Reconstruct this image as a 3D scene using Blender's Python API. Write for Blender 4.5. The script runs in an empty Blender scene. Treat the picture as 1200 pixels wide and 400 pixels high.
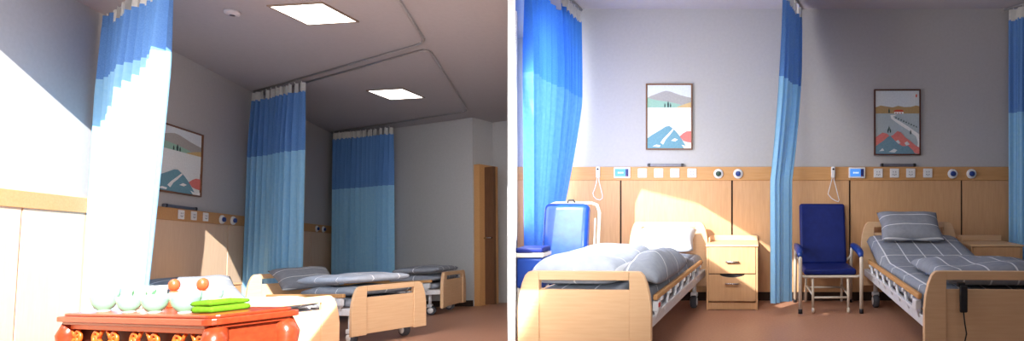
# Two wards of one nursing home, seen from one spot on either side of a thin partition wall.
# Ward "A" (left) and ward "B" (right) are each a rigid, true-size room; ward B is square to the world,
# ward A is turned and tipped a little (its floor is not level with ward B's).
import bpy, bmesh, math, random
from mathutils import Matrix, Vector, Euler, noise
C = bpy.context.scene.collection
PI = math.pi
R = math.radians

# ------------------------------------------------------------------ materials
def lin(c):
    f = lambda v: v/12.92 if v <= .04045 else ((v+.055)/1.055)**2.4
    return (f(c[0]/255), f(c[1]/255), f(c[2]/255), 1)
def base(name, col, rough=.6, metal=0, spec=.4):
    m = bpy.data.materials.new(name); m.use_nodes = True
    b = m.node_tree.nodes['Principled BSDF']
    b.inputs['Base Color'].default_value = lin(col); b.inputs['Roughness'].default_value = rough
    b.inputs['Metallic'].default_value = metal; b.inputs['Specular IOR Level'].default_value = spec
    return m, m.node_tree, b
def noisy(name, col, col2, scale=(4,4,4), nscale=6, rough=.6, bump=.02, metal=0, spec=.4, detail=5):
    m, t, b = base(name, col, rough, metal, spec)
    n = t.nodes; tc = n.new('ShaderNodeTexCoord'); mp = n.new('ShaderNodeMapping'); mp.inputs['Scale'].default_value = scale
    nz = n.new('ShaderNodeTexNoise'); nz.inputs['Scale'].default_value = nscale; nz.inputs['Detail'].default_value = detail
    cr = n.new('ShaderNodeValToRGB'); cr.color_ramp.elements[0].color = lin(col); cr.color_ramp.elements[1].color = lin(col2)
    cr.color_ramp.elements[0].position = .3; cr.color_ramp.elements[1].position = .7
    t.links.new(tc.outputs['Object'], mp.inputs['Vector']); t.links.new(mp.outputs['Vector'], nz.inputs['Vector'])
    t.links.new(nz.outputs['Fac'], cr.inputs['Fac']); t.links.new(cr.outputs['Color'], b.inputs['Base Color'])
    if bump:
        bp = n.new('ShaderNodeBump'); bp.inputs['Strength'].default_value = bump; bp.inputs['Distance'].default_value = .02
        t.links.new(nz.outputs['Fac'], bp.inputs['Height']); t.links.new(bp.outputs['Normal'], b.inputs['Normal'])
    return m
def glow(name, col, s):
    m, t, b = base(name, col, .5)
    b.inputs['Emission Color'].default_value = lin(col); b.inputs['Emission Strength'].default_value = s
    return m
def cloth(name, col, col2, trans=.35, nscale=30):
    m, t, b = base(name, col, .85, 0, .15)
    n = t.nodes; tc = n.new('ShaderNodeTexCoord'); nz = n.new('ShaderNodeTexNoise'); nz.inputs['Scale'].default_value = nscale
    cr = n.new('ShaderNodeValToRGB'); cr.color_ramp.elements[0].color = lin(col); cr.color_ramp.elements[1].color = lin(col2)
    cr.color_ramp.elements[0].position = .3; cr.color_ramp.elements[1].position = .7
    t.links.new(tc.outputs['Object'], nz.inputs['Vector']); t.links.new(nz.outputs['Fac'], cr.inputs['Fac'])
    t.links.new(cr.outputs['Color'], b.inputs['Base Color'])
    tr = n.new('ShaderNodeBsdfTranslucent'); mx = n.new('ShaderNodeMixShader'); mx.inputs['Fac'].default_value = trans
    t.links.new(cr.outputs['Color'], tr.inputs['Color'])
    t.links.new(b.outputs['BSDF'], mx.inputs[1]); t.links.new(tr.outputs['BSDF'], mx.inputs[2])
    t.links.new(mx.outputs['Shader'], n['Material Output'].inputs['Surface'])
    return m
def checks(name, col, col2, line, px, py, w=.011, off=(0,0), rot=0):
    """grey bedding with thin white woven lines"""
    m, t, b = base(name, col, .85, 0, .15)
    n = t.nodes; tc = n.new('ShaderNodeTexCoord'); mp = n.new('ShaderNodeMapping')
    mp.inputs['Rotation'].default_value = (0,0,rot); mp.inputs['Location'].default_value = (off[0],off[1],0)
    sp = n.new('ShaderNodeSeparateXYZ'); t.links.new(tc.outputs['Object'], mp.inputs['Vector']); t.links.new(mp.outputs['Vector'], sp.inputs[0])
    masks = []
    for axis, per in (('X',px),('Y',py)):
        if not per: continue
        a = n.new('ShaderNodeMath'); a.operation = 'WRAP'; a.inputs[1].default_value = per; a.inputs[2].default_value = 0
        t.links.new(sp.outputs[axis], a.inputs[0])
        c = n.new('ShaderNodeMath'); c.operation = 'LESS_THAN'; c.inputs[1].default_value = w
        t.links.new(a.outputs[0], c.inputs[0]); masks.append(c)
    mk = masks[0].outputs[0]
    if len(masks) > 1:
        mm = n.new('ShaderNodeMath'); mm.operation = 'MAXIMUM'
        t.links.new(masks[0].outputs[0], mm.inputs[0]); t.links.new(masks[1].outputs[0], mm.inputs[1]); mk = mm.outputs[0]
    nz = n.new('ShaderNodeTexNoise'); nz.inputs['Scale'].default_value = 25
    cr = n.new('ShaderNodeValToRGB'); cr.color_ramp.elements[0].color = lin(col); cr.color_ramp.elements[1].color = lin(col2)
    cr.color_ramp.elements[0].position = .3; cr.color_ramp.elements[1].position = .7
    t.links.new(tc.outputs['Object'], nz.inputs['Vector']); t.links.new(nz.outputs['Fac'], cr.inputs['Fac'])
    mx = n.new('ShaderNodeMix'); mx.data_type = 'RGBA'; mx.inputs[7].default_value = lin(line)
    t.links.new(mk, mx.inputs[0]); t.links.new(cr.outputs['Color'], mx.inputs[6]); t.links.new(mx.outputs[2], b.inputs['Base Color'])
    return m

M = {}
M['wall'] = noisy('wall_paint', (183,182,183), (188,187,188), nscale=9, rough=.85, bump=.03, spec=.2)
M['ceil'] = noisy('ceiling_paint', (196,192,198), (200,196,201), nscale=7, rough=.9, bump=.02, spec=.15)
M['white_wall'] = noisy('white_paint', (242,242,242), (246,246,246), nscale=7, rough=.7, bump=.02, spec=.2)
M['oak'] = noisy('oak_laminate', (222,182,140), (229,192,151), scale=(1.2,14,14), nscale=5, rough=.5, bump=.01)
M['oak_v'] = noisy('oak_laminate_upright', (204,158,114), (213,168,124), scale=(14,14,1.2), nscale=5, rough=.5, bump=.01)
M['oak_a'] = noisy('pale_oak_laminate', (222,190,160), (229,199,170), scale=(14,14,1.2), nscale=5, rough=.5, bump=.01)
M['oak_edge'] = noisy('oak_strip', (196,146,92), (205,156,104), scale=(1.2,14,14), nscale=5, rough=.5, bump=.01)
M['seam'] = noisy('dark_seam', (58,40,30), (50,34,26), rough=.8, bump=0)
M['door_wood'] = noisy('brown_door_wood', (112,76,52), (96,64,44), scale=(14,14,1.2), nscale=5, rough=.5, bump=.02)
M['floor'] = noisy('vinyl_floor', (190,142,116), (178,130,106), nscale=14, rough=.42, bump=.02, spec=.4)
M['white'] = noisy('white_plastic', (236,236,236), (230,230,231), nscale=10, rough=.45, bump=0)
M['steel'] = noisy('white_steel', (226,228,232), (214,216,222), nscale=10, rough=.4, bump=0)
M['cream'] = noisy('cream_tube', (222,212,196), (214,204,188), nscale=10, rough=.4, bump=0)
M['chrome'] = noisy('chrome', (190,190,192), (176,176,180), nscale=10, rough=.25, bump=0, metal=1)
M['dark'] = noisy('dark_plastic', (38,38,42), (30,30,34), nscale=10, rough=.5, bump=0)
M['rail'] = noisy('grey_anodised', (120,120,132), (108,108,120), nscale=10, rough=.4, bump=0, metal=.6)
M['track'] = noisy('track_aluminium', (176,174,176), (160,158,160), nscale=10, rough=.45, bump=0, metal=.3)
M['tyre'] = noisy('grey_tyre', (82,84,92), (70,72,80), nscale=10, rough=.7, bump=0)
M['vinyl'] = noisy('blue_vinyl', (28,70,156), (22,58,138), nscale=5, rough=.3, bump=.05, spec=.5)
M['vinyl_dark'] = noisy('navy_vinyl', (24,40,112), (20,34,100), nscale=5, rough=.5, bump=.05, spec=.25)
M['cur'] = cloth('curtain_blue', (162,214,249), (152,208,247), .22)
M['cur_mesh'] = cloth('curtain_net', (112,160,222), (98,146,212), .18, 120)
M['cur_vivid'] = cloth('curtain_sunlit_blue', (106,168,248), (94,158,244), .4)  # curtain cloth and net again, backlit vividness put into the colour
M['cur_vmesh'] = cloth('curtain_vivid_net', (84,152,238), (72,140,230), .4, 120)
M['tape'] = cloth('heading_tape', (228,228,224), (216,216,212), .2)
M['sheet'] = checks('grey_check_bedding', (138,144,156), (149,155,166), (222,226,232), .21, .34)
M['sheet_b'] = checks('grey_check_bedding_long', (138,144,156), (149,155,166), (222,226,232), .16, .40, off=(.05,.1))
M['lit_sheet'] = checks('pale_check_bedding', (178,187,202), (188,197,211), (240,243,247), .24, .36, off=(.1,.05))
M['pillow'] = checks('grey_line_pillow', (140,144,153), (150,154,163), (226,228,232), 0, .13, w=.008, off=(0,.05))
M['pillow_w'] = noisy('white_pillowcase', (214,216,220), (204,206,212), nscale=12, rough=.85, bump=.02, spec=.15)
M['rose'] = noisy('red_lacquer_wood', (158,62,32), (140,50,25), scale=(3,14,14), nscale=4, rough=.28, bump=.02, spec=.6)
M['rose_light'] = noisy('orange_carving', (214,104,36), (198,88,28), scale=(3,14,14), nscale=4, rough=.35, bump=.02, spec=.5)
M['rose_dark'] = noisy('recess_shade', (70,22,12), (60,18,10), rough=.6, bump=0)  # shade of the fretwork holes put into a dark backing colour
M['celadon'] = noisy('celadon_glaze', (140,192,165), (130,183,155), nscale=8, rough=.15, bump=0, spec=.6)
M['cup'] = noisy('white_glaze', (236,240,236), (228,236,230), nscale=8, rough=.15, bump=0, spec=.6)
M['leafpaint'] = noisy('green_leaf_glaze', (92,140,104), (76,122,88), nscale=8, rough=.2, bump=0)
M['terra'] = noisy('orange_brown_wood', (196,92,50), (180,78,42), nscale=8, rough=.35, bump=0, spec=.5)
M['green'] = noisy('green_cloth', (98,150,26), (84,136,18), nscale=30, rough=.8, bump=.1, spec=.2)
M['green_print'] = noisy('pale_print', (190,216,130), (180,208,120), rough=.8, bump=0)
M['light'] = glow('panel_light', (255,250,244), 5)
M['lightframe'] = noisy('light_rim', (150,132,116), (140,124,110), rough=.5, bump=0)
M['screen'] = glow('blue_screen', (84,150,235), .55)
M['screen_dim'] = glow('dark_blue_screen', (30,40,96), .25)
M['screen_text'] = glow('screen_text', (214,232,255), .8)
M['daywin'] = glow('daylit_pane', (250,253,255), 5)
M['red'] = noisy('red_plastic', (190,36,40), (176,30,34), rough=.4, bump=0)
M['frame'] = noisy('walnut_frame', (126,86,60), (112,74,50), scale=(10,10,10), nscale=4, rough=.45, bump=0)
M['frame_dark'] = noisy('dark_walnut_frame', (92,52,40), (80,44,34), scale=(10,10,10), nscale=4, rough=.45, bump=0)
def art(n, c): M[n] = noisy(n, c, tuple(min(255,v+10) for v in c), nscale=14, rough=.8, bump=0, spec=.15)
for n_, c_ in dict(art_sky=(212,220,226), art_grey=(168,166,164), art_mint=(150,190,174), art_sand=(206,178,128), art_mist=(226,232,234),
                   art_teal=(108,154,172), art_coral=(216,124,118), art_white=(238,240,240), art_tree=(62,82,80),
                   art_lake=(176,190,196), art_hill=(178,150,106), art_red=(206,84,60), art_slate=(110,144,160), art_pale=(206,212,214)).items(): art(n_, c_)

# ------------------------------------------------------------------ mesh helpers
class MB:
    def __init__(s): s.bm = bmesh.new(); s.mats = []; s.cur = 0
    def mat(s, m):
        if m not in s.mats: s.mats.append(m)
        s.cur = s.mats.index(m); return s
    def _f(s, vs, smooth=False):
        try: f = s.bm.faces.new(vs)
        except ValueError: return None
        f.material_index = s.cur; f.smooth = smooth; return f
    def box(s, x0,x1,y0,y1,z0,z1, bev=0, seg=2, mt=None):
        vs = [s.bm.verts.new((x,y,z)) for x in (x0,x1) for y in (y0,y1) for z in (z0,z1)]
        if mt is not None:
            for v in vs: v.co = mt @ v.co
        fs = [s._f([vs[i] for i in q]) for q in ((0,1,3,2),(4,6,7,5),(0,4,5,1),(2,3,7,6),(0,2,6,4),(1,5,7,3))]
        if bev:
            es = list({e for f in fs for e in f.edges})
            r = bmesh.ops.bevel(s.bm, geom=es, offset=bev, segments=seg, profile=.5, affect='EDGES')
            for f in r['faces']: f.smooth = True; f.material_index = s.cur
        return s
    def prism(s, pts, a, b, axis='y', bev=0):
        """polygon in the two other axes, extruded from a to b along axis"""
        def co(p, t): return {'y':(p[0],t,p[1]), 'x':(t,p[0],p[1]), 'z':(p[0],p[1],t)}[axis]
        A = [s.bm.verts.new(co(p,a)) for p in pts]; B = [s.bm.verts.new(co(p,b)) for p in pts]
        n = len(pts); fs = [s._f(A), s._f(B[::-1])]
        for i in range(n): fs.append(s._f([A[i],B[i],B[(i+1)%n],A[(i+1)%n]]))
        fs = [f for f in fs if f]
        bmesh.ops.recalc_face_normals(s.bm, faces=fs)
        if bev:
            es = list({e for f in fs[:2] for e in f.edges})
            r = bmesh.ops.bevel(s.bm, geom=es, offset=bev, segments=2, profile=.5, affect='EDGES')
            for f in r['faces']: f.material_index = s.cur
        return s
    def tube(s, pts, r, n=10, closed=False):
        pts = [Vector(p) for p in pts]; rings = []
        up = None
        for i, p in enumerate(pts):
            a = pts[i-1] if i else (pts[-1] if closed else p); b = pts[(i+1)%len(pts)] if (i < len(pts)-1 or closed) else p
            d = (b-a).normalized()
            if up is None:
                up = Vector((0,0,1)) if abs(d.z) < .9 else Vector((1,0,0))
            u = d.cross(up).normalized(); w = u.cross(d).normalized(); up = w
            rr = r[i] if isinstance(r, (list,tuple)) else r
            rings.append([s.bm.verts.new(p + u*rr*math.cos(2*PI*k/n) + w*rr*math.sin(2*PI*k/n)) for k in range(n)])
        m = len(rings)
        for i in range(m if closed else m-1):
            A, B = rings[i], rings[(i+1)%m]
            for k in range(n): s._f([A[k],A[(k+1)%n],B[(k+1)%n],B[k]], True)
        if not closed: s._f(rings[0][::-1]); s._f(rings[-1])
        return s
    def lathe(s, prof, n=28, c=(0,0,0), axis='z', cap=True):
        rings = []
        for r, h in prof:
            ring = []
            for k in range(n):
                a = 2*PI*k/n; p = {'z':(r*math.cos(a),r*math.sin(a),h),'y':(r*math.cos(a),h,r*math.sin(a)),'x':(h,r*math.cos(a),r*math.sin(a))}[axis]
                ring.append(s.bm.verts.new((p[0]+c[0],p[1]+c[1],p[2]+c[2])))
            rings.append(ring)
        fs = []
        for A, B in zip(rings, rings[1:]):
            for k in range(n): fs.append(s._f([A[k],A[(k+1)%n],B[(k+1)%n],B[k]], True))
        if cap:
            fs.append(s._f(rings[0][::-1])); fs.append(s._f(rings[-1]))
        bmesh.ops.recalc_face_normals(s.bm, faces=[f for f in fs if f])
        return s
    def grid(s, fn, nu, nv, smooth=True):
        g = [[s.bm.verts.new(fn(i/nu, j/nv)) for j in range(nv+1)] for i in range(nu+1)]
        for i in range(nu):
            for j in range(nv): s._f([g[i][j],g[i+1][j],g[i+1][j+1],g[i][j+1]], smooth)
        return g
    def puffy(s, x0,x1,y0,y1,z0,z1, nx=26, ny=26, amp=.012, fr=5, seed=0, e=5, sag=None):
        """closed cushion: flat-ish underside, crowned and rumpled top"""
        cx,cy,hx,hy,H = (x0+x1)/2,(y0+y1)/2,(x1-x0)/2,(y1-y0)/2,z1-z0
        def pos(u, v, top):
            a, b = 2*u-1, 2*v-1
            k = max(0,(1-abs(a)**e))**.5 * max(0,(1-abs(b)**e))**.5
            q = 1-.04*(1-k)
            x, y = cx+hx*a*q, cy+hy*b*q
            nzv = noise.noise(Vector((x*fr+seed,y*fr,seed*1.7)))
            zt = z0 + H*(.42+.58*k) + amp*nzv*(.3+k); zb = z0 + H*.42*(1-k)
            if sag:
                dz = sag(x,y); zt += dz; zb += dz
            return (x, y, zt if top else zb)
        T = [[s.bm.verts.new(pos(i/nx,j/ny,True)) for j in range(ny+1)] for i in range(nx+1)]
        B = [[T[i][j] if i in (0,nx) or j in (0,ny) else s.bm.verts.new(pos(i/nx,j/ny,False)) for j in range(ny+1)] for i in range(nx+1)]
        for i in range(nx):
            for j in range(ny):
                s._f([T[i][j],T[i+1][j],T[i+1][j+1],T[i][j+1]], True); s._f([B[i][j],B[i][j+1],B[i+1][j+1],B[i+1][j]], True)
        return s
    def pillow(s, a, b, h, n=22, seed=0):
        """four-cornered pillow centred on the origin, half sizes a, b, half thickness h"""
        def pos(u, v, top):
            p, q = 2*u-1, 2*v-1
            x = a*p*(1-.07*(1-q*q)*0 - .06*(1-abs(p))*0); 
            x = a*p*(1-.07*(1-abs(q))**1.0*abs(p)); y = b*q*(1-.09*(1-abs(p))*abs(q))
            t = h*max(0,(1-p**4))**.55*max(0,(1-q**4))**.55
            t += .012*noise.noise(Vector((x*7+seed,y*7,seed)))*(t/h)
            return (x, y, t if top else -t*.7)
        T = [[s.bm.verts.new(pos(i/n,j/n,True)) for j in range(n+1)] for i in range(n+1)]
        B = [[T[i][j] if i in (0,n) or j in (0,n) else s.bm.verts.new(pos(i/n,j/n,False)) for j in range(n+1)] for i in range(n+1)]
        for i in range(n):
            for j in range(n):
                s._f([T[i][j],T[i+1][j],T[i+1][j+1],T[i][j+1]], True); s._f([B[i][j],B[i][j+1],B[i+1][j+1],B[i+1][j]], True)
        return s
    def build(s, name, mat=None, parent=None):
        me = bpy.data.meshes.new(name); s.bm.to_mesh(me); s.bm.free()
        o = bpy.data.objects.new(name, me); C.objects.link(o)
        for m in (s.mats or [mat]): me.materials.append(m)
        if parent: o.parent = parent
        return o

# ward A frame: x away from its bed wall, y along that wall, z up
LA = Matrix(((0.94265,-0.33021,-0.04856,-3.30912),(0.33334,0.93879,0.08706,-1.24737),(0.01684,-0.09826,0.99502,0.25858),(0,0,0,1)))
_c0 = Vector((LA[0][1],LA[1][1],LA[2][1])).normalized(); _c2 = Vector((LA[0][2],LA[1][2],LA[2][2])); _c2 = (_c2-_c0*_c2.dot(_c0)).normalized(); _cx = _c0.cross(_c2)
for i in range(3): LA[i][0],LA[i][1],LA[i][2] = _cx[i],_c0[i],_c2[i]
ID = Matrix.Identity(4)

def put(o, room=ID, loc=(0,0,0), rz=0, rx=0, ry=0):
    o.matrix_world = room @ Matrix.Translation(loc) @ Euler((rx,ry,rz)).to_matrix().to_4x4(); return o
def thing(name, label, cat, room=ID, loc=(0,0,0), rz=0, group=None):
    o = bpy.data.objects.new(name, None); C.objects.link(o); o.empty_display_size = .1
    put(o, room, loc, rz); return tag(o, label, cat, group)
def tag(o, label, cat, group=None, kind=None):
    o['label'] = label; o['category'] = cat
    if group: o['group'] = group
    if kind: o['kind'] = kind
    return o
def struct(o, room=ID, label=None):
    o['kind'] = 'structure'; put(o, room)
    if label: o['label'] = label
    return o
def dup(root, room, loc, rz, label, group=None):
    r = root.copy(); C.objects.link(r); put(r, room, loc, rz); r['label'] = label
    if group: r['group'] = group
    for ch in list(root.children):
        c = ch.copy(); C.objects.link(c); c.parent = r
        for g in list(ch.children):
            d = g.copy(); C.objects.link(d); d.parent = c
    return r

# ------------------------------------------------------------------ ward B (right): shell
D = 5.556; HB = 2.92
PR = lambda y: -.4323*y          # right face of the partition
PL_ = lambda y: -.4323*y - .0355 # left face
b = MB(); b.box(-2.45,4.2,D,D+.12,-.1,HB+.12); struct(b.build('wall_back', M['wall']))
b = MB(); b.box(3.9,4.0,-1.5,D,-.1,HB+.1); struct(b.build('wall_right', M['wall']))
b = MB(); b.prism([(PR(.6),.6),(4.0,.6),(4.0,D+.1),(PR(D+.1),D+.1)], -.12, 0, 'z'); struct(b.build('floor', M['floor']))
b = MB(); b.prism([(PR(.6),.6),(4.0,.6),(4.0,D+.1),(PR(D+.1),D+.1)], HB, HB+.1, 'z'); struct(b.build('ceiling', M['ceil']))
# wainscot, strip and its seams
b = MB(); b.mat(M['oak_v'])
edges = [-2.38,-1.342,-.231,.944,2.06,2.62,3.9]
zt = 1.20
for a, c in zip(edges, edges[1:]): b.box(a+.009,c-.009,D-.022,D-.001,.085,zt)
b.mat(M['seam']); b.box(-2.38,3.9,D-.008,D-.001,.085,zt)
struct(b.build('wall_panelling'))
b = MB(); b.box(-2.38,3.9,D-.034,D-.001,zt,zt+.135,.004); struct(b.build('trim_1', M['oak_edge']))
b = MB(); b.box(-2.38,3.9,D-.026,D-.001,0,.085,.003); struct(b.build('baseboard_back', M['seam']))

# partition wall between the wards, with ward B's unseen window opening and a slit, shaped for its sun patches
Y0 = 2.55
def part_piece(b, y0, y1, z0, z1, t0=0, t1=0):
    b.prism([(PR(y0)-t0,y0),(PR(y1)-t0,y1),(PL_(y1)+t1,y1),(PL_(y0)+t1,y0)], z0, z1, 'z')
b = MB()
part_piece(b, Y0, 2.655, -1.2, 3.4)
part_piece(b, 2.655, 2.735, -1.2, 1.765); part_piece(b, 2.655, 2.735, 1.815, 3.4)
part_piece(b, 2.735, 3.02, -1.2, 3.4)
part_piece(b, 3.02, 3.5, -1.2, 1.64); part_piece(b, 3.5, 4.3, -1.2, .72)
part_piece(b, 3.02, 4.3, 2.10, 3.4); part_piece(b, 4.3, 10.2, -1.2, 3.4)
struct(b.build('wall_middle', M['white_wall']))
# thin frame lining that opening
w1 = struct(bpy.data.objects.new('window_1', None)); C.objects.link(w1)
b = MB()
for y0, y1, z0, z1 in ((3.02,3.04,1.64,2.10),(3.04,4.3,2.085,2.10),(4.285,4.3,.72,2.085),(3.5,4.285,.72,.735),(3.5,3.515,.735,1.64),(3.04,3.5,1.64,1.652)):
    part_piece(b, y0, y1, z0, z1, .006, .006)
b.build('window_frame', M['white'], w1)
# bright window of ward B behind its left curtain, set on the partition
wn = struct(bpy.data.objects.new('window_2', None)); C.objects.link(wn)
def on_part(b, y0, y1, z0, z1, t0, t1): b.prism([(PR(y0)+t0,y0),(PR(y1)+t0,y1),(PR(y1)+t1,y1),(PR(y0)+t1,y0)], z0, z1, 'z')
b = MB(); on_part(b, 4.40, 5.40, .75, 2.45, .001, .006); b.build('pane', M['daywin'], wn)
b = MB()
for a_, c_, z0_, z1_ in ((4.35,4.40,.70,2.5),(5.40,5.45,.70,2.5),(4.88,4.92,.75,2.45),(4.40,5.40,.70,.75),(4.40,5.40,2.45,2.5)): on_part(b, a_, c_, z0_, z1_, .001, .014)
b.build('window_frame', M['white'], wn)

# ------------------------------------------------------------------ ward A (left): shell
HA = 2.9
b = MB(); b.box(-.12,0,3.2,11.3,-.1,HA+.05); struct(b.build('wall_left', M['wall']), LA)
b = MB(); b.mat(M['oak_a'])
seams = [3.2,4.2,5.325,6.6,7.88,9.0,10.1,11.2]
for a, c in zip(seams, seams[1:]): b.box(.001,.022,a+.009,c-.009,.085,1.235)
b.mat(M['seam']); b.box(.001,.008,3.2,11.2,.085,1.235)
struct(b.build('wall_panelling'), LA)
b = MB(); b.box(.001,.034,3.2,11.2,1.235,1.355,.004); struct(b.build('trim_2', M['oak_edge']), LA)
# end wall (set askew in plan), with the door recess at its outer end
E0 = Vector((0,11.12)); E1 = Vector((2.30,9.42)); ed = (E1-E0).normalized(); en = Vector((-ed.y,ed.x))
if en.y < 0: en = -en
def q2(s, d): p = E0 + ed*s + en*d; return (p.x,p.y)
Lw = (E1-E0).length
b = MB(); b.prism([q2(-.1,0),q2(Lw,0),q2(Lw,.42),q2(-.1,.42)], -.05, HA+.05, 'z'); struct(b.build('wall_end', M['wall']), LA)
b = MB(); b.prism([q2(0,-.012),q2(Lw,-.012),q2(Lw,0),q2(0,0)], 0, .09, 'z'); struct(b.build('baseboard_end', M['seam']), LA)
b = MB(); b.prism([q2(Lw,.42),q2(Lw+1.6,.42),q2(Lw+1.6,.55),q2(Lw,.55)], -.05, HA+.05, 'z'); struct(b.build('wall_recess', M['wall']), LA)
# door standing in the recess
dr = thing('door_1', 'brown wooden door in a pale frame at the end wall', 'door', LA); dr['kind'] = 'structure'
b = MB()
b.prism([q2(Lw+.004,.02),q2(Lw+.11,.02),q2(Lw+.11,.40),q2(Lw+.004,.40)], 0, 2.16, 'z'); b.build('door_frame', M['oak_edge'], dr)
b = MB()
b.prism([q2(Lw+.112,.12),q2(Lw+.28,.12),q2(Lw+.28,.165),q2(Lw+.112,.165)], .01, 2.12, 'z'); b.build('door_leaf', M['door_wood'], dr)
b = MB(); hp = E0+ed*(Lw+.25)+en*.115
b.tube([(hp.x,hp.y,1.02),(hp.x-.05,hp.y-.03,1.02),(hp.x-.11,hp.y+.05,1.02)], .012); b.build('door_handle', M['chrome'], dr)
b = MB(); b.prism([(-.1,2.0),(2.2,.9),(3.35,.75),(3.86,10.6),(-.1,11.8)], -.12, 0, 'z'); struct(b.build('floor', M['floor']), LA)
b = MB(); M['ceil_a'] = noisy('ceiling_paint_dimmed', (174,172,176), (178,176,180), nscale=7, rough=.9, bump=.02, spec=.15)  # same paint as ward B's ceiling, ward A's dimness put into the colour
b.prism([(-.1,3.86),(1.5,3.86),(3.3,1.1),(3.3,.3),(4.2,.3),(4.2,2.0),(3.5,2.3),(3.72,8.6),(3.86,10.6),(-.1,11.8)], HA, HA+.1, 'z'); struct(b.build('ceiling', M['ceil_a']), LA)  # unseen near outline cut to shape the sun in ward A

# ------------------------------------------------------------------ beds
def make_bed(label, room, loc, rz, W=.9, Lb=2.2, zf=.62, zh=.79, zm=.50, raised=0, sheet='sheet', zb=.17, group='hospital beds'):
    t = thing('hospital_bed', label, 'bed', room, loc, rz, group)
    w = W/2
    def board(top, y0, y1, slot=True):
        b = MB().mat(M['oak'])
        p = .125
        def side(sg):
            out = [(w,zb),(w,top-.22),(w-.008,top-.14),(w-.024,top-.07),(w-.042,top-.025),(w-.062,top-.004),(w-.08,top)]
            pts = [(sg*x,z) for x,z in out] + [(sg*(w-p),top),(sg*(w-p),zb)]
            return pts
        b.prism(side(1), y0, y1, 'y', .004); b.prism(side(-1), y0, y1, 'y', .004)
        b.box(-w+p,w-p,y0,y1,top-.05,top,.003)
        b.box(-w+p,w-p,y0+.008,y1-.008,zb+.01,top-.105,.003)
        return b
    board(zf,-.04,0).build('footboard', None, t)
    board(zh,Lb,Lb+.04).build('headboard', None, t)
    b = MB()
    for sg in (1,-1):
        b.box(min(sg*(w-.075),sg*(w-.025)),max(sg*(w-.075),sg*(w-.025)),.005,Lb-.005,.27,.335,.006)
    for y in (.05,.75,1.4,Lb-.12): b.box(-w+.08,w-.08,y,y+.05,.28,.32)
    b.build('steel_frame', M['steel'], t)
    # guard rails with their folding uprights
    for sg in (1,-1):
        b = MB(); x = sg*(w-.01)
        b.box(x-.014,x+.014,.10,Lb-.38,.432,.468,.008); g = b.build('guard_rail', M['oak_edge'], t)
        n = 7
        b = MB(); b.mat(M['steel'])
        for k in range(n):
            y = .2+(Lb-.72)*k/(n-1)
            b.tube([(x-sg*.02,y-.03,.315),(x-sg*.004,y,.37),(x,y+.03,.434)], .011, 8)
            b.box(x-.018,x+.018,y+.012,y+.05,.412,.436,.004)
        b.box(x-.012-sg*.004,x+.012-sg*.004,.14,Lb-.45,.345,.362,.003)
        b.build('rail_upright', None, g)
        b = MB().mat(M['steel']).box(x-.022,x+.016,.12,.2,.36,.425,.008); b.mat(M['red']).box(x-.02,x+sg*.004+.016,.125,.165,.385,.412,.004)
        b.build('release_catch', None, g)
    for sx_ in (1,-1):
        for y in (.16,Lb-.2):
            b = MB(); x = sx_*(w-.1)
            b.tube([(x,y,.275),(x,y,.135)], .02, 10); b.box(x-.032,x+.032,y-.03,y+.03,.10,.145,.01); c = b.build('caster', M['steel'], t)
            b = MB(); b.mat(M['tyre']).lathe([(.004,-.028),(.05,-.028),(.061,-.018),(.061,.018),(.05,.028),(.004,.028)], 22, (x,y-.015,.062),'x')
            b.mat(M['white']).lathe([(.002,-.032),(.036,-.032),(.036,.032),(.002,.032)], 18, (x,y-.015,.062),'x')
            b.build('wheel', None, c)
    # mattress, its head end raised on the back section
    yb = Lb*.60
    def lift(x, y): 
        d = max(0, y-yb); return raised*(d/(Lb-yb))
    b = MB(); b.puffy(-w+.025,w-.025,.01,Lb-.01,.338,zm,24,44,.006,4,seed=W*7,e=14,sag=lift)
    b.build('mattress', M[sheet], t)
    return t

bed1 = make_bed('wooden-ended hospital bed with sunlit white pillow, left of the beige nightstand', ID, (-.975,3.2,0), R(-3.4), W=.775, Lb=2.2)
bed2 = make_bed('hospital bed with raised head end and black remote on its footboard', ID, (1.43,3.2,0), R(-1.7), W=.92, Lb=2.2, raised=.21, sheet='sheet_b')

def sub_loc(o, v): return o.matrix_world @ Vector(v)
# helper: something lying on a bed, given in the bed's own axes
def on_bed(o, bed, loc, rz=0, rx=0, ry=0):
    o.matrix_world = bed.matrix_world @ Matrix.Translation(loc) @ Euler((rx,ry,rz)).to_matrix().to_4x4(); return o

# bedding of ward B
b = MB(); b.puffy(-.37,.16,.03,1.02,0,.17,30,36,.03,4.2,3.1,7); o = b.build('folded_quilt', M['lit_sheet'])
on_bed(tag(o,'pale grey checked quilt folded thick at the foot of the left bed','quilt','bed quilts'), bed1, (0,0,.512))
b = MB(); b.puffy(.17,.405,.04,1.08,0,.16,22,40,.034,6,8.4,3, sag=lambda x,y: -.05*max(0,(x-.28)/.12)**2); o = b.build('duvet', M['sheet'])
on_bed(tag(o,'rumpled dark grey duvet roll along the rail side of the left bed','duvet'), bed1, (0,0,.522))
b = MB(); b.puffy(-.36,.37,1.13,1.62,0,.05,26,20,.018,6,5.4,5); o = b.build('duvet', M['sheet'])
on_bed(tag(o,'turned-back flat end of grey duvet between quilt and pillow on left bed','duvet'), bed1, (0,0,.512))
b = MB(); b.pillow(.27,.19,.085,22,2); o = b.build('pillow', M['pillow_w'])
on_bed(tag(o,'plump sunlit white pillow at the head of the left bed','pillow','bed pillows'), bed1, (.03,1.95,.64), R(4), R(26))
b = MB(); b.puffy(-.33,.43,.03,.92,0,.12,30,30,.022,4,1.5,5); o = b.build('duvet', M['sheet_b'])
on_bed(tag(o,'grey duvet with white lines folded over the foot of the right bed','duvet'), bed2, (0,0,.506))
b = MB(); b.pillow(.28,.19,.075,22,7); o = b.build('pillow', M['pillow'])
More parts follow.
